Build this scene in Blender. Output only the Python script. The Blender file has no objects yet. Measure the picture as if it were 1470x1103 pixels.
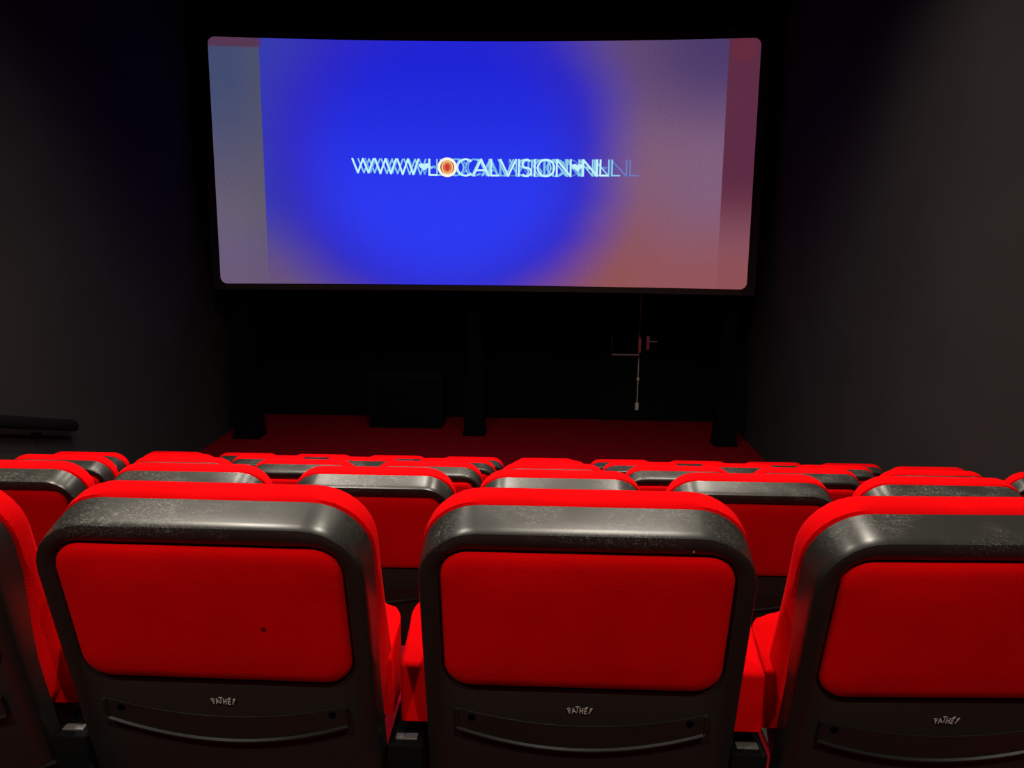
import bpy, bmesh, math, random
from mathutils import Vector, Matrix

C = bpy.context.scene.collection
sc = bpy.context.scene
random.seed(4)

# ------------------------------------------------------------------ camera
CAM_Z = 2.654                      # camera height over the flat floor in front of the screen
PITCH, YAW, ROLL, FPX = 0.1879, 0.0311, 0.0093, 1214.6
cd = bpy.data.cameras.new('camera'); cam = bpy.data.objects.new('camera', cd); C.objects.link(cam)
cd.sensor_width = 36.0; cd.lens = 36.0 * FPX / 1470.0; cd.clip_start = 0.02
cy, sy = math.cos(YAW), math.sin(YAW)
R_ = Vector((cy, sy, 0)); Y_ = Vector((-sy, cy, 0)); Z_ = Vector((0, 0, 1))
cp, sp = math.cos(PITCH), math.sin(PITCH)
F_ = Y_ * cp - Z_ * sp; U_ = Y_ * sp + Z_ * cp
cr, sr = math.cos(ROLL), math.sin(ROLL)
ax = R_ * cr + U_ * sr; ay = U_ * cr - R_ * sr; az = -F_
m = Matrix(((ax.x, ay.x, az.x, 0), (ax.y, ay.y, az.y, 0), (ax.z, ay.z, az.z, CAM_Z), (0, 0, 0, 1)))
cam.matrix_world = m
sc.camera = cam

# ------------------------------------------------------------------ world, exposure
w = bpy.data.worlds.new('hall_air'); sc.world = w; w.use_nodes = True
w.node_tree.nodes['Background'].inputs[0].default_value = (0.6, 0.5, 0.45, 1)
w.node_tree.nodes['Background'].inputs[1].default_value = 0.0
sc.view_settings.view_transform = 'Standard'; sc.view_settings.look = 'None'
sc.view_settings.gamma = 1.0; sc.view_settings.exposure = 0.0; sc.view_settings.use_curve_mapping = False

# ------------------------------------------------------------------ ceiling downlights over the seats
def spot(x, y, z, tx, ty, tz, energy, size_deg, blend=0.6, col=(1.0, 0.9, 0.76), rad=0.05):
    l = bpy.data.lights.new('ceiling_downlight', 'SPOT'); o = bpy.data.objects.new('ceiling_downlight', l); C.objects.link(o)
    l.energy = energy; l.spot_size = math.radians(size_deg); l.spot_blend = blend; l.color = col; l.shadow_soft_size = rad
    o.location = (x, y, z)
    o.rotation_euler = (Vector((tx, ty, tz)) - Vector((x, y, z))).to_track_quat('-Z', 'Y').to_euler()
    return o
LZ = CAM_Z + 2.75
for x in (-1.8, -0.5, 1.05):
    spot(x, 5.0, LZ, x, 5.3, 0.0, 330, 132, 1.0)
for x in (-1.55, 0.40):
    spot(x, 2.3, LZ, x, 3.7, 0.0, 500, 120, 1.0)
for x in (-1.9, 0.9):
    spot(x, -1.3, LZ, x, 0.1, 0.0, 330, 105, 1.0)

# ------------------------------------------------------------------ materials
def lin(r, g, b):
    f = lambda c: (c / 255 / 12.92) if c / 255 <= 0.04045 else ((c / 255 + 0.055) / 1.055) ** 2.4
    return (f(r), f(g), f(b), 1)

def mat(name, col, rough=0.5, spec=0.5, metal=0.0):
    mt = bpy.data.materials.new(name); mt.use_nodes = True
    b = mt.node_tree.nodes['Principled BSDF']
    b.inputs['Base Color'].default_value = (*col[:3], 1); b.inputs['Roughness'].default_value = rough
    b.inputs['Specular IOR Level'].default_value = spec; b.inputs['Metallic'].default_value = metal
    return mt

def node(mt, kind, **kw):
    n = mt.node_tree.nodes.new(kind)
    for k, v in kw.items():
        if k.startswith('i_'):
            key = k[2:]; key = int(key) if key.isdigit() else key.replace('_', ' ')
            n.inputs[key].default_value = v
        else: setattr(n, k, v)
    return n

def noise_vary(mt, a, b, scale, bump=0.0, coord='Object', detail=4, stretch=(1, 1, 1), bscale=None):
    L = mt.node_tree.links; P = mt.node_tree.nodes['Principled BSDF']
    tc = node(mt, 'ShaderNodeTexCoord'); mp = node(mt, 'ShaderNodeMapping', i_Scale=stretch)
    L.new(tc.outputs[coord], mp.inputs[0])
    n = node(mt, 'ShaderNodeTexNoise', i_Scale=scale, i_Detail=detail)
    L.new(mp.outputs[0], n.inputs['Vector'])
    cr_ = node(mt, 'ShaderNodeValToRGB')
    cr_.color_ramp.elements[0].color = (*a, 1); cr_.color_ramp.elements[1].color = (*b, 1)
    cr_.color_ramp.elements[0].position = 0.3; cr_.color_ramp.elements[1].position = 0.7
    L.new(n.outputs[0], cr_.inputs[0]); L.new(cr_.outputs[0], P.inputs['Base Color'])
    if bump:
        n2 = node(mt, 'ShaderNodeTexNoise', i_Scale=bscale or scale * 4, i_Detail=2)
        L.new(tc.outputs[coord], n2.inputs['Vector'])
        bp = node(mt, 'ShaderNodeBump', i_Strength=bump, i_Distance=0.002)
        L.new(n2.outputs[0], bp.inputs['Height']); L.new(bp.outputs[0], P.inputs['Normal'])
    return mt

def fabric(name, a, b, sheen=0.03):
    mt = mat(name, a, 0.9, 0.02); P = mt.node_tree.nodes['Principled BSDF']; L = mt.node_tree.links
    tc = node(mt, 'ShaderNodeTexCoord')
    big = node(mt, 'ShaderNodeTexNoise', i_Scale=9.0, i_Detail=3.0)
    L.new(tc.outputs['Object'], big.inputs['Vector'])
    mp = node(mt, 'ShaderNodeMapping', i_Rotation=(0.3, 0.6, 0.5)); L.new(tc.outputs['Object'], mp.inputs[0])
    wv = node(mt, 'ShaderNodeTexWave', i_Scale=75.0, i_Distortion=2.5, i_Detail=2.0); wv.inputs['Detail Scale'].default_value = 4.0
    L.new(mp.outputs[0], wv.inputs['Vector'])
    fine = node(mt, 'ShaderNodeTexNoise', i_Scale=420.0, i_Detail=1.0); L.new(tc.outputs['Object'], fine.inputs['Vector'])
    ad = node(mt, 'ShaderNodeMath', operation='MULTIPLY_ADD', i_1=0.35); L.new(wv.outputs[1], ad.inputs[0]); L.new(fine.outputs[0], ad.inputs[2])
    bp = node(mt, 'ShaderNodeBump', i_Strength=0.35, i_Distance=0.0015)
    L.new(ad.outputs[0], bp.inputs['Height']); L.new(bp.outputs[0], P.inputs['Normal'])
    cr_ = node(mt, 'ShaderNodeValToRGB'); e = cr_.color_ramp.elements
    e[0].color = (*a, 1); e[1].color = (*b, 1); e[0].position = 0.32; e[1].position = 0.68
    L.new(big.outputs[0], cr_.inputs[0]); L.new(cr_.outputs[0], P.inputs['Base Color'])
    P.inputs['Sheen Weight'].default_value = sheen; P.inputs['Sheen Roughness'].default_value = 0.35
    P.inputs['Sheen Tint'].default_value = (1, 0.12, 0.14, 1)
    return mt

M = {}
M['fabric'] = fabric('red_cinema_fabric', (0.62, 0.0008, 0.002), (0.72, 0.0012, 0.003))
M['wall'] = noise_vary(mat('dark_acoustic_wall_cloth', (0.02, 0.02, 0.02), 0.95, 0.1), (0.021, 0.0195, 0.0195), (0.026, 0.0240, 0.0235), 1.2, 0.2, bscale=300)
M['back_wall'] = mat('black_wall_paint', (0.0025, 0.0025, 0.003), 0.95, 0.03)
M['speaker'] = mat('matt_black_cabinet', (0.003, 0.003, 0.0032), 0.8, 0.08)
M['ceiling'] = mat('black_ceiling_paint', (0.006, 0.006, 0.007), 0.95, 0.1)
M['carpet'] = noise_vary(mat('dark_red_carpet', (0.1, 0, 0), 1.0, 0.0), (0.11, 0.002, 0.006), (0.16, 0.003, 0.008), 60, 0.5, bscale=500)
M['black_metal'] = mat('black_painted_metal', (0.006, 0.006, 0.006), 0.45, 0.4)
M['gloss_black'] = mat('gloss_black_plastic', (0.004, 0.004, 0.004), 0.22, 0.4)
M['steel'] = mat('pale_steel', (0.48, 0.43, 0.39), 0.4, 0.6, 0.0)
M['plate'] = mat('grey_number_plate', (0.10, 0.095, 0.09), 0.4, 0.5)
M['print'] = mat('white_printed_ink', (0.55, 0.52, 0.5), 0.6, 0.3)
M['hole'] = mat('dark_screw_recess', (0.002, 0.002, 0.002), 0.9, 0.0)
M['stain'] = mat('dark_fabric_stain', (0.16, 0.002, 0.003), 0.95, 0.0)
M['nick'] = mat('pale_brown_nick', (0.35, 0.22, 0.12), 0.6, 0.3)
M['door'] = mat('black_door_paint', (0.003, 0.003, 0.003), 0.85, 0.05)
M['red_plate'] = mat('reddish_handle_plate', (0.75, 0.22, 0.24), 0.5, 0.6, 0.0)

def plastic():
    mt = mat('scuffed_black_plastic', (0.014, 0.0135, 0.012), 0.42, 0.36)
    P = mt.node_tree.nodes['Principled BSDF']; L = mt.node_tree.links
    tc = node(mt, 'ShaderNodeTexCoord'); oi = node(mt, 'ShaderNodeObjectInfo')
    off = node(mt, 'ShaderNodeMath', operation='MULTIPLY', i_1=37.0); L.new(oi.outputs['Random'], off.inputs[0])
    add = node(mt, 'ShaderNodeVectorMath', operation='ADD'); L.new(tc.outputs['Object'], add.inputs[0]); L.new(off.outputs[0], add.inputs[1])
    sep = node(mt, 'ShaderNodeSeparateXYZ'); L.new(tc.outputs['Object'], sep.inputs[0])
    # scratch wear sits on the top edge of the shell, where hands and bags rub it
    mr = node(mt, 'ShaderNodeMapRange'); mr.inputs[1].default_value = 0.865; mr.inputs[2].default_value = 0.905
    L.new(sep.outputs[2], mr.inputs[0])
    tot = None
    for k, (rot, scl) in enumerate((((0, 0, 0.6), (40, 700, 200)), ((0, 0, -0.8), (35, 800, 200)), ((0, 0, 1.5), (50, 650, 200)), ((0, 0, 0.1), (22, 900, 200)))):
        m0 = node(mt, 'ShaderNodeMapping', i_Rotation=rot); L.new(add.outputs[0], m0.inputs[0])
        mp = node(mt, 'ShaderNodeMapping', i_Scale=scl); L.new(m0.outputs[0], mp.inputs[0])
        n = node(mt, 'ShaderNodeTexNoise', i_Scale=1.0, i_Detail=3.0, i_Roughness=0.6); L.new(mp.outputs[0], n.inputs['Vector'])
        th = node(mt, 'ShaderNodeMapRange'); th.inputs[1].default_value = 0.60; th.inputs[2].default_value = 0.68
        L.new(n.outputs[0], th.inputs[0])
        if tot is None: tot = th
        else:
            mx = node(mt, 'ShaderNodeMath', operation='MAXIMUM'); L.new(tot.outputs[0], mx.inputs[0]); L.new(th.outputs[0], mx.inputs[1]); tot = mx
    patch = node(mt, 'ShaderNodeTexNoise', i_Scale=9.0, i_Detail=2.0); L.new(add.outputs[0], patch.inputs['Vector'])
    pm = node(mt, 'ShaderNodeMapRange'); pm.inputs[1].default_value = 0.42; pm.inputs[2].default_value = 0.62; L.new(patch.outputs[0], pm.inputs[0])
    a = node(mt, 'ShaderNodeMath', operation='MULTIPLY'); L.new(tot.outputs[0], a.inputs[0]); L.new(pm.outputs[0], a.inputs[1])
    b = node(mt, 'ShaderNodeMath', operation='MULTIPLY'); L.new(a.outputs[0], b.inputs[0]); L.new(mr.outputs[0], b.inputs[1])
    base = node(mt, 'ShaderNodeMix', data_type='RGBA')
    base.inputs[6].default_value = (0.014, 0.0135, 0.012, 1); base.inputs[7].default_value = (0.022, 0.0215, 0.0195, 1)  # even base tone, slightly lighter towards the top edge
    L.new(mr.outputs[0], base.inputs[0])
    mix = node(mt, 'ShaderNodeMix', data_type='RGBA'); mix.inputs[7].default_value = (0.17, 0.165, 0.15, 1)
    L.new(base.outputs[2], mix.inputs[6]); L.new(b.outputs[0], mix.inputs[0]); L.new(mix.outputs[2], P.inputs['Base Color'])
    rr = node(mt, 'ShaderNodeMapRange'); rr.inputs[3].default_value = 0.27; rr.inputs[4].default_value = 0.40
    L.new(patch.outputs[0], rr.inputs[0]); L.new(rr.outputs[0], P.inputs['Roughness'])
    return mt
M['plastic'] = plastic()

def emit(name, col, s=1.0):
    mt = bpy.data.materials.new(name); mt.use_nodes = True; nt = mt.node_tree
    nt.nodes.clear(); e = nt.nodes.new('ShaderNodeEmission'); o = nt.nodes.new('ShaderNodeOutputMaterial')
    e.inputs[0].default_value = col; e.inputs[1].default_value = s; nt.links.new(e.outputs[0], o.inputs[0]); return mt

# ------------------------------------------------------------------ mesh helpers
def build(name, bm, m_, parent=None, smooth=True, uv=None):
    bmesh.ops.recalc_face_normals(bm, faces=bm.faces[:])
    me = bpy.data.meshes.new(name); bm.to_mesh(me); bm.free()
    me.materials.append(m_)
    if smooth:
        me.shade_smooth()
        try: me.set_sharp_from_angle(angle=math.radians(38))
        except Exception: pass
    o = bpy.data.objects.new(name, me); C.objects.link(o)
    if parent: o.parent = parent
    return o

def tag(o, label=None, cat=None, group=None, kind=None):
    if label: o['label'] = label
    if cat: o['category'] = cat
    if group: o['group'] = group
    if kind: o['kind'] = kind
    return o

def empty(name, loc, rz=0):
    o = bpy.data.objects.new(name, None); C.objects.link(o); o.location = loc; o.rotation_euler = (0, 0, rz)
    o.empty_display_size = 0.1; return o

def box(bm, x0, x1, y0, y1, z0, z1, bev=0.0):
    vs = [bm.verts.new(p) for p in ((x0, y0, z0), (x1, y0, z0), (x1, y1, z0), (x0, y1, z0), (x0, y0, z1), (x1, y0, z1), (x1, y1, z1), (x0, y1, z1))]
    fs = [bm.faces.new([vs[i] for i in f]) for f in ((0, 3, 2, 1), (4, 5, 6, 7), (0, 1, 5, 4), (1, 2, 6, 5), (2, 3, 7, 6), (3, 0, 4, 7))]
    if bev:
        es = list({e for f in fs for e in f.edges})
        bmesh.ops.bevel(bm, geom=es, offset=bev, segments=3, profile=0.5, affect='EDGES')
    return bm

def cyl(bm, p0, p1, r0, r1=None, n=20):
    r1 = r0 if r1 is None else r1
    p0, p1 = Vector(p0), Vector(p1); d = (p1 - p0).normalized()
    a = d.orthogonal().normalized(); b = d.cross(a)
    A = [bm.verts.new(p0 + (a * math.cos(t) + b * math.sin(t)) * r0) for t in [2 * math.pi * i / n for i in range(n)]]
    B = [bm.verts.new(p1 + (a * math.cos(t) + b * math.sin(t)) * r1) for t in [2 * math.pi * i / n for i in range(n)]]
    for i in range(n): bm.faces.new((A[i], A[(i + 1) % n], B[(i + 1) % n], B[i]))
    bm.faces.new(A); bm.faces.new(B[::-1]); return bm

def rrect(x0, x1, y0, y1, rs, seg=8):
    """rounded rectangle outline, rs = radii (x1y1, x0y1, x0y0, x1y0), with extra points on the straight sides"""
    pts = []
    cs = ((x1, y1, 0, rs[0]), (x0, y1, 90, rs[1]), (x0, y0, 180, rs[2]), (x1, y0, 270, rs[3]))
    sg = ((-1, -1), (1, -1), (1, 1), (-1, 1))
    for (x, y, a0, r), (sx, sy_) in zip(cs, sg):
        cx, cy_ = x + sx * r, y + sy_ * r
        for i in range(seg + 1):
            a = math.radians(a0 + 90 * i / seg)
            pts.append((cx + r * math.cos(a), cy_ + r * math.sin(a)))
    out = []
    n = len(pts); per = seg + 1
    for i, p in enumerate(pts):
        out.append(p)
        if i % per == per - 1:
            q = pts[(i + 1) % n]
            for k in range(1, 8): out.append((p[0] + (q[0] - p[0]) * k / 8, p[1] + (q[1] - p[1]) * k / 8))
    return out

def loft(bm, rings, cap0=True, cap1=True, shrink=None):
    vr = [[bm.verts.new(p) for p in r] for r in rings]
    n = len(vr[0])
    for a, b in zip(vr, vr[1:]):
        for i in range(n): bm.faces.new((a[i], a[(i + 1) % n], b[(i + 1) % n], b[i]))
    if cap0: bm.faces.new(vr[0])
    if cap1: bm.faces.new(vr[-1][::-1])
    return vr

# ------------------------------------------------------------------ the hall
D1, PR, X0, ST, SP = 1.1689, 1.2189, 0.0715, 0.3314, 0.56
BACK_Y = 11.43; XL, XR = -3.94, 2.62
def row_y(r): return D1 + PR * (r - 1)
def row_z(r): return max(0.0, (5 - r) * ST)

def struct(name, bm, m_, smooth=False): return tag(build(name, bm, m_, None, smooth), kind='structure')

bm = bmesh.new()   # stepped floor, one closed profile carried across the hall
prof = []
for r in range(-2, 6):
    ys = row_y(r) - 0.46 if r > -2 else -3.4
    ye = row_y(r + 1) - 0.46 if r < 5 else BACK_Y
    prof += [(ys, row_z(r)), (ye, row_z(r))]
prof = [(-3.4, -0.25)] + prof + [(BACK_Y, -0.25)]
A = [bm.verts.new((XL, y, z)) for y, z in prof]; B = [bm.verts.new((XR, y, z)) for y, z in prof]
for i in range(len(prof)):
    j = (i + 1) % len(prof); bm.faces.new((A[i], B[i], B[j], A[j]))
bm.faces.new(A); bm.faces.new(B[::-1])
struct('floor', bm, M['carpet'])
bm = bmesh.new()
for r in range(-1, 5): box(bm, XL, -3.02, row_y(r + 1) - 0.46, row_y(r + 1) - 0.16, row_z(r + 1) - 0.01, row_z(r + 1) + ST / 2)
struct('trim_1', bm, M['carpet'])
H = CAM_Z + 3.0
struct('wall_left', box(bmesh.new(), XL - 0.2, XL, -3.4, BACK_Y, -0.25, H), M['wall'])
struct('wall_right', box(bmesh.new(), XR, XR + 0.2, -3.4, BACK_Y, -0.25, H), M['wall'])
struct('wall_front', box(bmesh.new(), XL - 0.2, XR + 0.2, BACK_Y, BACK_Y + 0.2, -0.25, H), M['back_wall'])
struct('wall_rear', box(bmesh.new(), XL - 0.2, XR + 0.2, -3.6, -3.4, -0.25, H), M['wall'])
struct('ceiling', box(bmesh.new(), XL - 0.2, XR + 0.2, -3.6, BACK_Y + 0.2, H, H + 0.2), M['ceiling'])

# double door in the wall below the screen, at the right
WY = BACK_Y
def cz(v): return CAM_Z + v
d1 = struct('door_1', box(bmesh.new(), 0.93, 1.38, WY - 0.035, WY + 0.01, 0.0, 2.12), M['door'])
d2 = struct('door_2', box(bmesh.new(), 1.386, 2.28, WY - 0.035, WY + 0.01, 0.0, 2.12), M['door'])
bm = bmesh.new(); box(bm, 0.85, 0.926, WY - 0.05, WY, 0, 2.2); box(bm, 2.284, 2.36, WY - 0.05, WY, 0, 2.2); box(bm, 0.85, 2.36, WY - 0.05, WY, 2.124, 2.2)
struct('trim_2', bm, M['door'])
bm = bmesh.new(); cyl(bm, (0.99, WY - 0.10, cz(-1.73)), (1.36, WY - 0.10, cz(-1.73)), 0.013)
tag(build('push_bar', bm, M['steel'], d1), 'pale steel panic push bar')
for x in (0.99, 1.362):
    bm = box(bmesh.new(), x - 0.018, x + 0.018, WY - 0.115, WY - 0.035, cz(-1.70), cz(-1.50), 0.005)
    build('bar_bracket', bm, M['red_plate'] if x > 1.1 else M['black_metal'], d1)
bm = bmesh.new(); cyl(bm, (1.362, WY - 0.05, cz(-1.70)), (1.36, WY - 0.05, cz(-2.42)), 0.007); cyl(bm, (1.362, WY - 0.05, cz(-1.50)), (1.362, WY - 0.05, cz(-0.62)), 0.006)
build('vertical_rod', bm, M['steel'], d1)
build('rod_guide', box(bmesh.new(), 1.342, 1.378, WY - 0.065, WY - 0.035, cz(-2.09), cz(-2.05), 0.004), M['steel'], d1)
build('floor_latch', box(bmesh.new(), 1.335, 1.38, WY - 0.075, WY - 0.035, cz(-2.50), cz(-2.40), 0.004), M['steel'], d1)
h = build('handle_plate', box(bmesh.new(), 1.46, 1.50, WY - 0.045, WY - 0.034, cz(-1.67), cz(-1.48), 0.003), M['red_plate'], d2)
bm = bmesh.new(); cyl(bm, (1.48, WY - 0.045, cz(-1.55)), (1.48, WY - 0.09, cz(-1.55)), 0.010); cyl(bm, (1.475, WY - 0.085, cz(-1.55)), (1.60, WY - 0.085, cz(-1.548)), 0.009)
build('lever', bm, M['steel'], h)

# ------------------------------------------------------------------ cinema screen
SXL, SXR, SZT, SZB, SY, SAG = -3.702, 2.363, cz(1.996), cz(-0.720), 10.0, 0.23
XM = (SXL + SXR) / 2; HWID = (SXR - SXL) / 2
def scr_y(x): return SY - SAG * ((x - XM) / HWID) ** 2
scr = tag(empty('cinema_screen', (XM, SY, 0)), 'wide curved cinema screen showing a glowing blue picture on black posts', 'cinema screen')
def rel(o): o.location = Vector((-XM, -SY, 0)); return o

def screen_material():
    mt = bpy.data.materials.new('projected_picture'); mt.use_nodes = True; nt = mt.node_tree; nt.nodes.clear(); L = nt.links
    N = lambda k, **kw: node(mt, k, **kw)
    uvn = N('ShaderNodeUVMap', uv_map='picture'); s = N('ShaderNodeSeparateXYZ'); L.new(uvn.outputs[0], s.inputs[0])
    U, V = s.outputs[0], s.outputs[1]
    def mth(op, a, b=None, c=None, clamp=False):
        n = N('ShaderNodeMath', operation=op); n.use_clamp = clamp
        for i, q in enumerate((a, b, c)):
            if q is None: continue
            if isinstance(q, (int, float)): n.inputs[i].default_value = q
            else: L.new(q, n.inputs[i])
        return n.outputs[0]
    def ss(v, a, b):
        n = N('ShaderNodeMapRange', interpolation_type='SMOOTHSTEP'); L.new(v, n.inputs[0]); n.inputs[1].default_value = a; n.inputs[2].default_value = b; return n.outputs[0]
    def mx(f, a, b):
        n = N('ShaderNodeMix', data_type='RGBA')
        for i, q in ((0, f), (6, a), (7, b)):
            if isinstance(q, tuple): n.inputs[i].default_value = q
            elif isinstance(q, (int, float)): n.inputs[i].default_value = q
            else: L.new(q, n.inputs[i])
        return n.outputs[2]
    # V: 0 bottom, 1 top ; aspect 2.233
    right = mx(ss(V, 0.0, 0.45), lin(146, 84, 88), mx(ss(V, 0.45, 1.0), lin(128, 95, 124), lin(100, 76, 118)))
    left = mx(ss(V, 0.0, 0.4), lin(104, 82, 122), lin(54, 60, 172))
    outside = mx(ss(U, 0.15, 0.62), left, right)
    # upper-right corner turns violet
    outside = mx(mth('MULTIPLY', ss(U, 0.7, 0.93), ss(V, 0.55, 1.0)), outside, lin(76, 58, 106))
    # brown fringe round the lower right of the blue disc
    du = mth('MULTIPLY', mth('SUBTRACT', U, 0.425), 2.233); dv = mth('SUBTRACT', V, 0.56)
    dist = mth('SQRT', mth('ADD', mth('MULTIPLY', du, du), mth('MULTIPLY', dv, dv)))
    fr = mth('MULTIPLY', mth('MULTIPLY', ss(dist, 0.62, 0.82), mth('SUBTRACT', 1.0, ss(dist, 0.84, 1.1))), mth('MULTIPLY', ss(U, 0.35, 0.7), mth('SUBTRACT', 1.0, ss(V, 0.05, 0.75))))
    outside = mx(mth('MULTIPLY', fr, 0.45), outside, lin(142, 82, 82))
    inner = mx(ss(V, 0.25, 1.0), lin(44, 58, 242), lin(30, 36, 212))
    inner = mx(ss(dist, 0.35, 0.75), inner, lin(52, 42, 188))
    n1 = N('ShaderNodeTexNoise', i_Scale=3.0); L.new(uvn.outputs[0], n1.inputs['Vector'])
    dd = mth('ADD', dist, mth('MULTIPLY', mth('SUBTRACT', n1.outputs[0], 0.5), 0.10))
    disc = mth('SUBTRACT', 1.0, ss(dd, 0.56, 0.90))
    pic = mx(disc, outside, inner)
    # grey and maroon margins beside the picture
    lm = mx(ss(V, 0.0, 0.9), lin(112, 98, 112), lin(66, 76, 112))
    lm = mx(mth('MULTIPLY', ss(U, 0.03, 0.09), 0.35), lm, lin(90, 86, 100))
    pic = mx(mth('MULTIPLY', mth('SUBTRACT', 1.0, ss(U, 0.0885, 0.0905)), ss(V, -0.2, 0.35)), pic, lm)
    rm = mx(ss(V, 0.05, 0.5), lin(134, 72, 78), lin(92, 44, 68))
    pic = mx(mth('MULTIPLY', ss(U, 0.944, 0.946), mth('ADD', 0.35, mth('MULTIPLY', ss(V, 0.1, 0.4), 0.65))), pic, rm)
    # dark red bar and dot in the upper corners
    bar = mth('MULTIPLY', mth('SUBTRACT', 1.0, ss(U, 0.085, 0.10)), ss(V, 0.958, 0.97))
    pic = mx(mth('MULTIPLY', bar, 0.7), pic, lin(92, 40, 62))
    ex = mth('MULTIPLY', mth('SUBTRACT', U, 0.972), 2.233); ey = mth('SUBTRACT', V, 0.96)
    dot = mth('SUBTRACT', 1.0, ss(mth('SQRT', mth('ADD', mth('MULTIPLY', ex, ex), mth('MULTIPLY', ey, ey))), 0.045, 0.052))
    pic = mx(mth('MULTIPLY', dot, 0.4), pic, lin(112, 42, 56))
    gr = N('ShaderNodeTexNoise', i_Scale=260.0, i_Detail=1.0); L.new(uvn.outputs[0], gr.inputs['Vector'])
    st = mth('ADD', 0.80, mth('MULTIPLY', gr.outputs[0], 0.40))
    e = N('ShaderNodeEmission'); L.new(pic, e.inputs[0]); L.new(st, e.inputs[1])
    o = N('ShaderNodeOutputMaterial'); L.new(e.outputs[0], o.inputs[0]); return mt

def rr_span(x, r):   # bottom/top of a rounded rectangle at x
    d = min(x - SXL, SXR - x)
    return r - math.sqrt(max(0.0, r * r - (r - d) ** 2)) if d < r else 0.0
bm = bmesh.new(); xs = []
r = 0.075
xs = [SXL + r * (1 - math.cos(math.pi / 2 * i / 6)) for i in range(7)] + [SXL + r + (SXR - SXL - 2 * r) * i / 64 for i in range(1, 64)] + [SXR - r * (1 - math.cos(math.pi / 2 * i / 6)) for i in range(6, -1, -1)]
uvl = bm.loops.layers.uv.new('picture')
cols = []
for x in xs:
    c = rr_span(x, r); z0, z1 = SZB + c, SZT - c
    if z1 - z0 < 0.001: z0, z1 = SZB + c, SZT - c
    cols.append([bm.verts.new((x, scr_y(x), z0 + (z1 - z0) * k / 12)) for k in range(13)])
ff = []
for a, b in zip(cols, cols[1:]):
    for k in range(12): ff.append(bm.faces.new((a[k], b[k], b[k + 1], a[k + 1])))
bmesh.ops.recalc_face_normals(bm, faces=bm.faces[:])
if sum(f.normal.y for f in bm.faces) > 0: bmesh.ops.reverse_faces(bm, faces=bm.faces[:])
ext = bmesh.ops.extrude_face_region(bm, geom=bm.faces[:])
bmesh.ops.translate(bm, vec=(0, 0.012, 0), verts=[v for v in ext['geom'] if isinstance(v, bmesh.types.BMVert)])
for f in bm.faces:
    for l in f.loops: l[uvl].uv = ((l.vert.co.x - SXL) / (SXR - SXL), (l.vert.co.z - SZB) / (SZT - SZB))
tag(rel(build('picture_surface', bm, screen_material(), scr, smooth=False)), 'glowing picture surface with a blue disc between grey and maroon margins')

def masking(bm, xa, xb, za, zb, yo, th, seg=40):
    """curved slab following the screen"""
    fr_, bk = [], []
    for i in range(seg + 1):
        x = xa + (xb - xa) * i / seg; y = scr_y(min(max(x, SXL), SXR)) + yo
        fr_.append((bm.verts.new((x, y, za)), bm.verts.new((x, y, zb)))); bk.append((bm.verts.new((x, y + th, za)), bm.verts.new((x, y + th, zb))))
    for i in range(seg):
        bm.faces.new((fr_[i][0], fr_[i + 1][0], fr_[i + 1][1], fr_[i][1])); bm.faces.new((bk[i][0], bk[i][1], bk[i + 1][1], bk[i + 1][0]))
        bm.faces.new((fr_[i][1], fr_[i + 1][1], bk[i + 1][1], bk[i][1])); bm.faces.new((fr_[i][0], bk[i][0], bk[i + 1][0], fr_[i + 1][0]))
    for i in (0, seg): bm.faces.new((fr_[i][0], fr_[i][1], bk[i][1], bk[i][0]))
bm = bmesh.new(); masking(bm, SXL - 0.10, SXR + 0.10, SZB - 0.07, SZT + 0.12, 0.014, 0.06)
rel(build('frame', bm, M['black_metal'], scr, smooth=False))
def post(x, y, wt, wb, zt=SZB - 0.07):
    bm = bmesh.new(); rings = []
    for z, w_ in ((0.0, wb * 0.56), (0.03, wb * 0.56), (0.035, wb * 0.5), (0.5, wb * 0.44), (zt, wt * 0.5)):
        rings.append([(x - w_, y - w_, z), (x + w_, y - w_, z), (x + w_, y + w_, z), (x - w_, y + w_, z)])
    loft(bm, rings); return rel(build('post', bm, M['back_wall'], scr, smooth=False))
post(-0.80, 10.52, 0.13, 0.26); post(-3.60, 10.2, 0.14, 0.30); post(2.30, 10.2, 0.14, 0.26)

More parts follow.
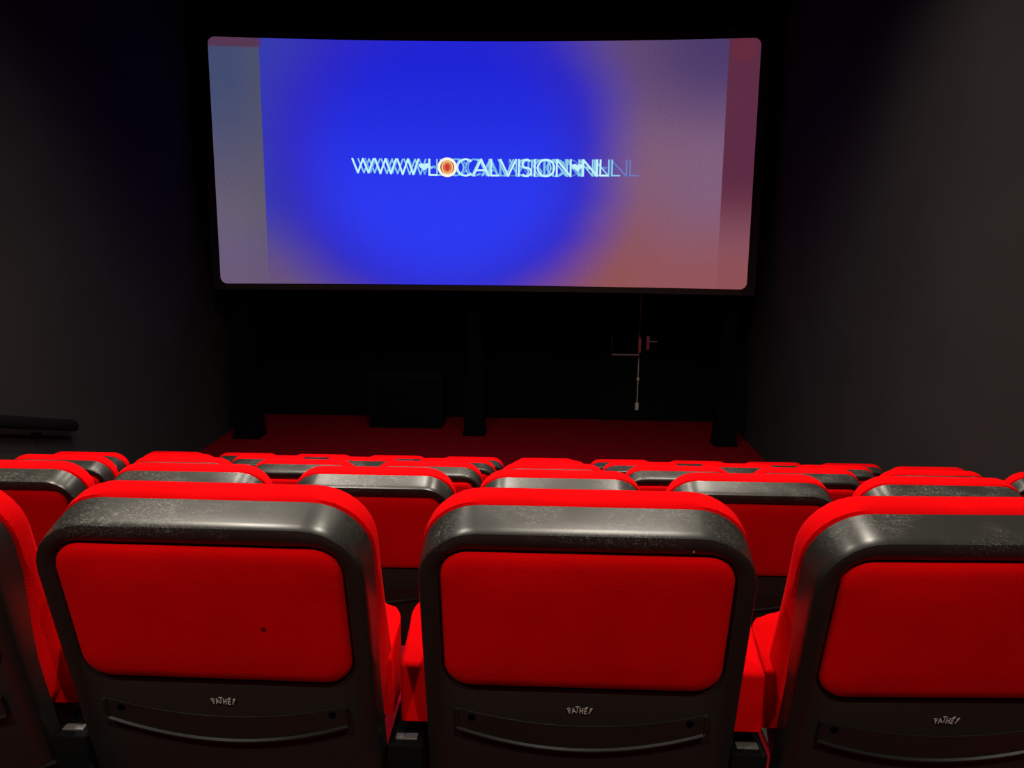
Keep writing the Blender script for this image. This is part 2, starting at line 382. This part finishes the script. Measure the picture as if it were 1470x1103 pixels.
# lettering on the picture: the address repeated in a trail of overlapping copies
def arc(cx, cz_, rx, rz, a0, a1, n=20): return [(cx + rx * math.cos(math.radians(a0 + (a1 - a0) * i / n)), cz_ + rz * math.sin(math.radians(a0 + (a1 - a0) * i / n))) for i in range(n + 1)]
GLY = {  # letter: (advance, strokes) in cap heights
 'W': (1.36, [[(0.02, 1), (0.34, 0), (0.66, 1), (0.98, 0), (1.30, 1)]]),
 'L': (0.60, [[(0.06, 1), (0.06, 0.02), (0.52, 0.02)]]),
 'O': (1.12, [arc(0.55, 0.5, 0.50, 0.50, 0, 360, 28)]),
 'C': (1.00, [arc(0.55, 0.5, 0.50, 0.50, 50, 310, 24)]),
 'A': (1.05, [[(0.03, 0), (0.50, 1), (0.97, 0)], [(0.2, 0.33), (0.8, 0.33)]]),
 'V': (1.03, [[(0.03, 1), (0.50, 0), (0.97, 1)]]),
 'I': (0.26, [[(0.12, 0), (0.12, 1)]]),
 'S': (0.70, [arc(0.33, 0.75, 0.26, 0.25, 40, 270, 14) + arc(0.33, 0.25, 0.29, 0.25, 90, -140, 14)]),
 'N': (1.05, [[(0.08, 0), (0.08, 1), (0.92, 0), (0.92, 1)]]),
 'P': (0.78, [[(0.1, 0), (0.1, 1)], [(0.1, 1)] + arc(0.38, 0.73, 0.27, 0.27, 90, -90, 10) + [(0.1, 0.46)]]),
 'T': (0.80, [[(0.0, 1), (0.8, 1)], [(0.4, 1), (0.4, 0)]]),
 'H': (0.85, [[(0.1, 0), (0.1, 1)], [(0.75, 0), (0.75, 1)], [(0.1, 0.5), (0.75, 0.5)]]),
 'E': (0.75, [[(0.62, 1), (0.1, 1), (0.1, 0), (0.62, 0)], [(0.1, 0.5), (0.55, 0.5)]]),
}
def ribbon(bm, pts, hw, put, th):
    """thin raised stroke; put(a, b, d) maps text plane coordinates to 3D"""
    for (a0, b0), (a1, b1) in zip(pts, pts[1:]):
        l = math.hypot(a1 - a0, b1 - b0)
        if l < 1e-6: continue
        ex_, ez_ = (a1 - a0) / l * hw, (b1 - b0) / l * hw
        q = [(a0 - ex_ * .6 - ez_, b0 - ez_ * .6 + ex_), (a0 - ex_ * .6 + ez_, b0 - ez_ * .6 - ex_), (a1 + ex_ * .6 + ez_, b1 + ez_ * .6 - ex_), (a1 + ex_ * .6 - ez_, b1 + ez_ * .6 + ex_)]
        f0 = [bm.verts.new(put(a, b, 0)) for a, b in q]; f1 = [bm.verts.new(put(a, b, th)) for a, b in q]
        bm.faces.new(f0); bm.faces.new(f1[::-1])
        for i in range(4): bm.faces.new((f0[i], f1[i], f1[(i + 1) % 4], f0[(i + 1) % 4]))
def disc(bm, pts, put, th):
    f0 = [bm.verts.new(put(a, b, 0)) for a, b in pts]; f1 = [bm.verts.new(put(a, b, th)) for a, b in pts]
    n = len(pts); bm.faces.new(f0); bm.faces.new(f1[::-1])
    for i in range(n): bm.faces.new((f0[i], f1[i], f1[(i + 1) % n], f0[(i + 1) % n]))
HEART = [(0.32 * 16 * math.sin(t) ** 3 / 16, 0.30 * (13 * math.cos(t) - 5 * math.cos(2 * t) - 2 * math.cos(3 * t) - math.cos(4 * t)) / 16) for t in [2 * math.pi * i / 24 for i in range(24)]]
def line_of_text(x0, width, zb0, cap, dep, hw, col, s, hearts, only=None):
    off = SY - dep
    def put(a, b, d): return (a, scr_y(a) - dep - d, b)
    bm = bmesh.new(); adv = []; t = 'WWW.LOCALVISION.NL'
    tot = sum(0.55 if c == '.' else GLY[c][0] for c in t); k = width / (tot * 1.0); x = x0; oc = []
    for i, c in enumerate(t):
        f = (x - x0) / width; cp_ = cap * (0.90 + 0.16 * min(f * 3, 1.0) - 0.10 * max(0, f - 0.8) * 5 * 0.6)
        zb = zb0 + 0.022 * (1 - min(1, f * 3.4)) + 0.03 * max(0, f - 0.75)
        if c == '.':
            if only is None or i in only:
                sc_ = cap * (1.15 if hearts else 0.55)
                disc(bm, [(x + 0.28 * k + p[0] * sc_, zb + cp_ * (0.55 if hearts else 0.5) + p[1] * sc_ * 0.8) for p in HEART], put, 0.0015)
            x += 0.55 * k; continue
        if only is None or i in only:
            for st_ in GLY[c][1]: ribbon(bm, [(x + p[0] * k, zb + p[1] * cp_) for p in st_], hw, put, 0.0015)
        if c == 'O': oc.append((x + 0.55 * k, zb + 0.5 * cp_, 0.5 * k, 0.5 * cp_))
        x += GLY[c][0] * k
    o = rel(build('projected_lettering', bm, emit('letter_light', col, s), scr, smooth=False))
    return o, oc
ZB = cz(0.533); CAP = 0.172
line_of_text(-2.02, 2.88, ZB + 0.003, CAP, 0.0085, 0.007, lin(110, 175, 228), 1.0, False, set(range(0, 15)))
line_of_text(-2.12, 3.24, ZB, CAP, 0.004, 0.007, lin(100, 130, 205), 1.0, False, set(range(8, 18)))
line_of_text(-2.10, 3.01, ZB, CAP, 0.007, 0.0085, lin(140, 205, 236), 1.0, False)
line_of_text(-2.15, 2.87, ZB, CAP, 0.010, 0.008, lin(150, 212, 238), 1.0, False, set(range(4, 18)))
o, oc = line_of_text(-2.165, 2.94, ZB, CAP, 0.014, 0.0105, lin(196, 244, 252), 1.0, True)
tag(o, 'brightest copy of the white web address with heart shaped dots')
def put(a, b, d): return (a, scr_y(a) - 0.017 - d, b)
cx_, cz0, rx_, rz_ = oc[0]
bm = bmesh.new(); disc(bm, arc(cx_, cz0, rx_ * 0.92, rz_ * 0.92, 0, 348, 29), lambda a, b, d: put(a, b, d - 0.003), 0.001)
tag(rel(build('letter_fill', bm, emit('fill_light', lin(150, 62, 90), 1.0), scr, smooth=False)), 'maroon fill of the first letter O')
for rx2, rz2, hw, col, nm in ((1.02, 1.02, 0.015, lin(255, 246, 225), 'pale outer ring'), (0.62, 0.72, 0.009, lin(250, 196, 110), 'yellow ring'), (0.36, 0.5, 0.008, lin(235, 120, 60), 'orange inner ring')):
    bm = bmesh.new(); ribbon(bm, arc(cx_, cz0, rx_ * rx2, rz_ * rz2, 0, 360, 28), hw, put, 0.0015)
    tag(rel(build('letter_ring', bm, emit('ring_light', col, 1.0), scr, smooth=False)), nm + ' inside the first letter O')
bm = bmesh.new(); disc(bm, arc(cx_, cz0, rx_ * 0.2, rz_ * 0.32, 0, 345, 23), put, 0.002)
tag(rel(build('letter_dot', bm, emit('dot_light', lin(225, 50, 35), 1.0), scr, smooth=False)), 'red dot at the centre of the first letter O')

# ------------------------------------------------------------------ loudspeaker box on the floor under the screen
spk = tag(empty('loudspeaker', (-1.72, 10.95, 0)), 'black loudspeaker cabinet on the red floor below the screen', 'loudspeaker')
build('cabinet', box(bmesh.new(), -0.48, 0.48, -0.22, 0.22, 0.0, 0.72, 0.012), M['speaker'], spk)
build('grille', box(bmesh.new(), -0.44, 0.44, -0.235, -0.222, 0.04, 0.68, 0.005), M['back_wall'], spk)

# ------------------------------------------------------------------ handrail on the left wall
hr = tag(empty('handrail', (XL, 4.2, 0)), 'black handrail sloping down the dark left wall beside the seats', 'handrail')
def rz_at(y): return cz(-1.468 - 0.2719 * (y - 5.92))
ya, yb = 1.0, 6.72
bm = bmesh.new(); n_ = 14; rings = []
for yy, sc2 in ((ya, 0.6), (ya + 0.03, 1), (yb, 1), (yb + 0.05, 0.8), (yb + 0.07, 0.3)):
    zc = rz_at(yy); rings.append([(0.085 + 0.026 * sc2 * math.cos(2 * math.pi * i / n_), yy - 4.2, zc - 0.0 + 0.052 * sc2 * math.sin(2 * math.pi * i / n_)) for i in range(n_)])
loft(bm, rings); build('rail', bm, M['speaker'], hr)
for yy in (1.6, 3.1, 4.6, 6.3):
    zc = rz_at(yy); bm = bmesh.new(); cyl(bm, (0.0, yy - 4.2, zc - 0.09), (0.008, yy - 4.2, zc - 0.09), 0.035)
    cyl(bm, (0.0, yy - 4.2, zc - 0.09), (0.085, yy - 4.2, zc - 0.075), 0.010); cyl(bm, (0.085, yy - 4.2, zc - 0.078), (0.085, yy - 4.2, zc - 0.03), 0.010)
    build('rail_bracket', bm, M['black_metal'], hr)

# ------------------------------------------------------------------ cinema seat
REC = math.radians(15.47); B0 = Vector((0, 0.037, 0.60))
TV = Vector((0, -math.sin(REC), math.cos(REC))); NV = Vector((0, math.cos(REC), math.sin(REC)))
def bp_(u, t, n): return tuple(Vector((u, 0, 0)) + B0 + TV * t + NV * n)
def sstep(a, b, x):
    x = min(1, max(0, (x - a) / (b - a))); return x * x * (3 - 2 * x)

def make_seat():
    root = empty('cinema_chair', (0, 0, 0))
    # shell: rear face, rounded edge, rim running forward
    def ring(hw, tt, tb, r, n): return [bp_(u, t, n) for u, t in rrect(-hw, hw, tb, tt, (r, r, r * 0.5, r * 0.5))]
    bm = bmesh.new()
    TB = -0.235
    rings = [ring(0.211, 0.277, 0.026, 0.042, 0.010)]
    # opening of the panel
    rings += [[bp_(u, t, n) for u, t in rrect(-hw, hw, tb, tt, (r, r, r, r))] for hw, tt, tb, r, n in ((0.2150, 0.2795, 0.0205, 0.045, 0.010), (0.2170, 0.2815, 0.0185, 0.046, 0.004), (0.2190, 0.2830, 0.0165, 0.048, 0.0025))]
    rings += [ring(0.229, 0.295, TB + 0.016, 0.072, 0.001), ring(0.2390, 0.3055, TB + 0.006, 0.082, 0.0008), ring(0.2426, 0.3092, TB + 0.002, 0.0855, 0.0022), ring(0.2445, 0.3110, TB, 0.088, 0.006), ring(0.2455, 0.3120, TB, 0.089, 0.016)]
    for hw, tt, tb, r, n in ((0.2455, 0.3130, TB, 0.089, 0.036), (0.2450, 0.3135, TB, 0.089, 0.068), (0.238, 0.307, TB + 0.006, 0.083, 0.070)):
        rings.append([bp_(u, t, 0.016 + (n - 0.016) * (1 - 0.55 * (1 - sstep(0.0, 0.20, t)))) for u, t in rrect(-hw, hw, tb, tt, (r, r, r * 0.5, r * 0.5))])
    loft(bm, rings); build('back_shell', bm, M['plastic'], root)
    # upholstered inset
    bm = bmesh.new(); pr = []
    for hw, tt, tb, r, n in ((0.2115, 0.2755, 0.0245, 0.042, 0.011), (0.2115, 0.2755, 0.0245, 0.042, 0.003), (0.2095, 0.2735, 0.0265, 0.041, -0.0015), (0.2045, 0.2690, 0.0310, 0.038, -0.005), (0.190, 0.256, 0.047, 0.032, -0.0075), (0.15, 0.216, 0.087, 0.025, -0.0090), (0.07, 0.17, 0.13, 0.012, -0.0095)):
        pr.append([bp_(u, t, n) for u, t in rrect(-hw, hw, tb, tt, (r, r, r, r))])
    loft(bm, pr); build('back_panel', bm, M['fabric'], root)
    # backrest cushion with a crease along its side, thicker towards the seat
    bm = bmesh.new(); cr_ = []
    for hw, tt, r, n, k in ((0.230, 0.303, 0.078, 0.055, -0.7), (0.2370, 0.3085, 0.084, 0.067, -0.7), (0.2385, 0.3108, 0.086, 0.0710, -0.6), (0.2475, 0.3145, 0.089, 0.0750, 1.0), (0.2470, 0.3162, 0.089, 0.090, 0.75), (0.2450, 0.3155, 0.089, 0.106, 0.45), (0.2410, 0.3115, 0.087, 0.118, 0.30), (0.226, 0.2980, 0.080, 0.128, 0.25), (0.19, 0.262, 0.07, 0.134, 0.25), (0.12, 0.20, 0.05, 0.137, 0.25)):
        rg = []
        for u, t in rrect(-hw, hw, -0.105 + (0.2475 - hw) * 0.3, tt, (r, r, 0.03, 0.03)):
            lum = 0.040 * (1 - sstep(-0.04, 0.20, t))
            rg.append(bp_(u, t, n + lum * k))
        cr_.append(rg)
    loft(bm, cr_); build('backrest_cushion', bm, M['fabric'], root)
    # tipped-up seat cushion: its front edge is uppermost
    def tring(hx, y0, y1, z, rf, rb): return [(x, y, z) for x, y in rrect(-hx, hx, y0, y1, (rf, rf, rb, rb))]
    ol = [(-0.2775, 0.085), (0.2775, 0.085)]
    rf = 0.065
    ol += [(0.2775 - rf + rf * math.cos(math.radians(a_)), 0.258 - rf + rf * math.sin(math.radians(a_))) for a_ in range(0, 91, 10)]
    ol += [(-0.2755 + rf - rf * math.sin(math.radians(a_)), 0.258 - rf + rf * math.cos(math.radians(a_))) for a_ in range(0, 91, 10)]
    bm = bmesh.new(); zt_ = lambda y: 0.612 + (y - 0.08) / 0.18 * 0.050
    lo = [bm.verts.new((x, y, 0.512)) for x, y in ol]; hi = [bm.verts.new((x, y, zt_(y))) for x, y in ol]
    for i in range(len(ol)): bm.faces.new((lo[i], lo[(i + 1) % len(ol)], hi[(i + 1) % len(ol)], hi[i]))
    bm.faces.new(lo[::-1]); bm.faces.new(hi)
    es = [e for e in bm.edges if abs(e.verts[0].co.z - zt_(e.verts[0].co.y)) < 1e-5 and abs(e.verts[1].co.z - zt_(e.verts[1].co.y)) < 1e-5]
    es += [e for e in bm.edges if abs(e.verts[0].co.x - e.verts[1].co.x) < 1e-6 and abs(e.verts[0].co.y - e.verts[1].co.y) < 1e-6 and e.verts[0].co.y < 0.09]
    bmesh.ops.bevel(bm, geom=es, offset=0.008, segments=3, profile=0.5, affect='EDGES')
    build('seat_cushion', bm, M['fabric'], root)
    bm = bmesh.new()
    loft(bm, [tring(0.19, 0.14, 0.20, 0.375, 0.03, 0.02), tring(0.215, 0.125, 0.23, 0.39, 0.04, 0.02), tring(0.225, 0.125, 0.25, 0.47, 0.04, 0.02), tring(0.228, 0.126, 0.254, 0.553, 0.04, 0.02)])
    build('seat_pan', bm, M['black_metal'], root)
    # curved ledge across the lower back
    bm = bmesh.new(); fr_ = []; nn = 28
    prof = lambda t0, t1, e: [(t1, 0.001), (t1, -0.0045 if e else -0.0004), (t0 + 0.0050, -0.0045 if e else -0.0022), (t0 + 0.0034, -0.0062), (t0 + 0.0008, -0.0066), (t0, -0.005), (t0 - 0.0005, 0.001)]
    us = [-0.197, -0.1945, -0.1940] + [-0.1935 + 0.387 * i / nn for i in range(nn + 1)] + [0.1940, 0.1945, 0.197]
    for i, u in enumerate(us):
        f = (u / 0.197) ** 2
        t1 = -0.058 + 0.033 * f; t0 = -0.110 + 0.043 * f
        fr_.append([bp_(u, t, n) for t, n in prof(t0, t1, i < 2 or i > len(us) - 3)])
    loft(bm, fr_); lg = build('back_ledge', bm, M['plastic'], root)
    for u in (-0.172, 0.172):
        bm = bmesh.new(); cyl(bm, bp_(u, -0.044, 0.001), bp_(u, -0.044, -0.0022), 0.0062, n=14); build('screw_hole', bm, M['hole'], lg)
    # small lettering
    bm = bmesh.new(); s = 0.0105; th_ = 0.0006
    word = (('P', -0.0172, 0.0, 0.34), ('A', -0.0108, 0.0002, 0.20), ('T', -0.0052, 0.0030, 0.0), ('H', 0.0010, 0.0, -0.06), ('E', 0.0080, -0.0006, -0.10))
    for c, u0, t0, rot in word:
        adv, sts = GLY[c]; k = s * 0.62
        def put(a, b, d, u0=u0, t0=t0, rot=rot, adv=adv, k=k):
            a -= adv * k / 2; b -= s / 2
            return bp_(u0 + a * math.cos(rot) - b * math.sin(rot), -0.024 + t0 + a * math.sin(rot) + b * math.cos(rot), 0.0012 - 0.0012 - d)
        for st_ in sts: ribbon(bm, [(p[0] * k, p[1] * s) for p in st_], 0.00068, put, th_)
    def put(a, b, d): return bp_(a, -0.024 + b, 0.0 - d)
    ribbon(bm, [(0.0080, 0.0068), (0.0108, 0.0084)], 0.0007, put, th_)
    disc(bm, [(0.0135, -0.0020), (0.0150, 0.0062), (0.0185, 0.0056), (0.0150, -0.0024)], put, th_)
    ribbon(bm, [(0.0132, -0.0047), (0.0136, -0.0046)], 0.0009, put, th_)
    tag(build('logo_lettering', bm, M['print'], root, smooth=False), 'small white printed logo PATHE!')
    # pedestal
    bm = bmesh.new(); box(bm, -0.20, 0.20, 0.10, 0.15, 0.33, 0.395); 
    build('cross_beam', bm, M['black_metal'], root)
    for u in (-0.17, 0.17):
        bm = bmesh.new(); box(bm, u - 0.02, u + 0.02, 0.08, 0.17, 0.012, 0.34); box(bm, u - 0.04, u + 0.04, 0.02, 0.23, 0.0, 0.014)
        build('leg', bm, M['black_metal'], root)
    return root

def copy_tree(o, parent=None):
    c = o.copy(); C.objects.link(c); c.parent = parent
    for ch in list(o.children): copy_tree(ch, c)
    return c

ROWS = {1: range(-2, 2), 2: range(-3, 3), 3: range(-4, 5), 4: range(-5, 5), 5: range(-5, 5)}
SHIFT = {}
YAWS = {(1, -1): -0.018, (1, 0): -0.008, (1, 1): 0.035}
SHX = {(1, -1): -0.003, (1, 0): 0.003, (1, 1): 0.012}
TIP = {(1, -2): (0.0, 0.07, 0.0, 0.96, 0.72), (1, -1): (-0.010, 0.07, -0.004, 0.945, 0.74), (1, 0): (0.002, 0.0, 0.008, 1.065, 1.06), (1, 1): (0.004, 0.06, 0.0, 0.965, 0.72)}   # how far each seat sits tipped
special = {
 (1, -2): 'nearest red cinema seat, only its side and shell edge showing at the left edge',
 (1, -1): 'nearest red cinema seat with a small dark spot on its back panel',
 (1, 0): 'large red cinema seat in the middle of the nearest row with a pale nick',
 (1, 1): 'nearest red cinema seat cut by the right edge, its black rim heavily scuffed'}
nth = ('leftmost', 'second from the left', 'third from the left', 'fourth from the left', 'fifth from the left', 'sixth from the left', 'seventh from the left', 'eighth from the left', 'ninth from the left', 'tenth from the left')
rown = {2: 'row directly ahead of the nearest one', 3: 'middle row of the five', 4: 'last row but one before the screen', 5: 'frontmost row before the bare floor'}
grp = {1: 'cinema seats of the nearest row', 2: 'cinema seats of the second row', 3: 'cinema seats of the middle row', 4: 'cinema seats of the fourth row', 5: 'cinema seats of the frontmost row'}
proto = make_seat(); first = True

for r, cols_ in ROWS.items():
    cl = list(cols_)
    for i, c in enumerate(cl):
        o = proto if first else copy_tree(proto); first = False
        o.location = (X0 + SP * c + SHX.get((r, c), 0), row_y(r), row_z(r)); o.rotation_euler = (0, 0, YAWS.get((r, c), 0))
        if (r, c) in special: lab = special[(r, c)]
        elif c == cl[-1]: lab = 'red cinema seat, rightmost in the ' + rown[r]
        else: lab = 'red cinema seat, %s in the %s' % (nth[i], rown[r])
        tag(o, lab, 'cinema seat', grp[r])
        q = [k for k in o.children if k.name.startswith('seat_cushion')][0]; tx, ty, tz, kx, ky = TIP.get((r, c), (0.0, 0.03, 0.0, 0.985, 0.88))
        q.location = (tx, ty, tz); q.scale = (kx, ky, 1)
        if (r, c) == (1, -1):
            bm = bmesh.new(); cyl(bm, bp_(0.088, 0.137, -0.0085), bp_(0.088, 0.137, -0.0099), 0.0042, n=18); tag(build('stain', bm, M['stain'], o), 'small dark spot on the red panel')
        if (r, c) == (1, 0):
            bm = bmesh.new(); cyl(bm, bp_(0.148, 0.286, 0.003), bp_(0.148, 0.294, 0.003), 0.0018, 0.0012, n=8); tag(build('nick', bm, M['nick'], o), 'pale brown nick under the rim')

# ------------------------------------------------------------------ posts with cup holders between the nearest seats
def make_stanchion():
    root = empty('cup_holder_post', (0, 0, 0))
    bm = bmesh.new(); box(bm, -0.022, 0.022, 0.10, 0.19, 0.0, 0.36, 0.004); build('post', bm, M['black_metal'], root)
    build('bracket', box(bmesh.new(), -0.030, 0.030, 0.075, 0.42, 0.355, 0.488, 0.006), M['speaker'], root)
    pl = build('seat_plate', box(bmesh.new(), -0.018, 0.018, 0.088, 0.104, 0.487, 0.491, 0.001), M['plate'], root)
    tag(pl, 'small grey plate')
    # cup ring
    bm = bmesh.new(); n = 40; rings = []
    for rr_, zz in ((0.040, 0.355), (0.046, 0.352), (0.050, 0.42), (0.051, 0.432), (0.0535, 0.436), (0.0535, 0.439), (0.051, 0.440), (0.046, 0.436), (0.044, 0.37), (0.02, 0.365)):
        rings.append([(rr_ * math.cos(2 * math.pi * i / n), 0.035 + rr_ * math.sin(2 * math.pi * i / n), zz) for i in range(n)])
    loft(bm, rings); build('cup_ring', bm, M['gloss_black'], root)
    return root
stp = make_stanchion()
for i, (c, lab) in enumerate(((-1.5, 'black cup holder post between the two leftmost nearest seats'), (-0.5, 'black cup holder post left of the middle nearest seat'), (0.5, 'black post with a grey plate right of the middle nearest seat'))):
    o = stp if i == 0 else copy_tree(stp)
    o.location = (X0 + SP * c, row_y(1), row_z(1)); tag(o, lab, 'cup holder', 'cup holder posts of the nearest row')
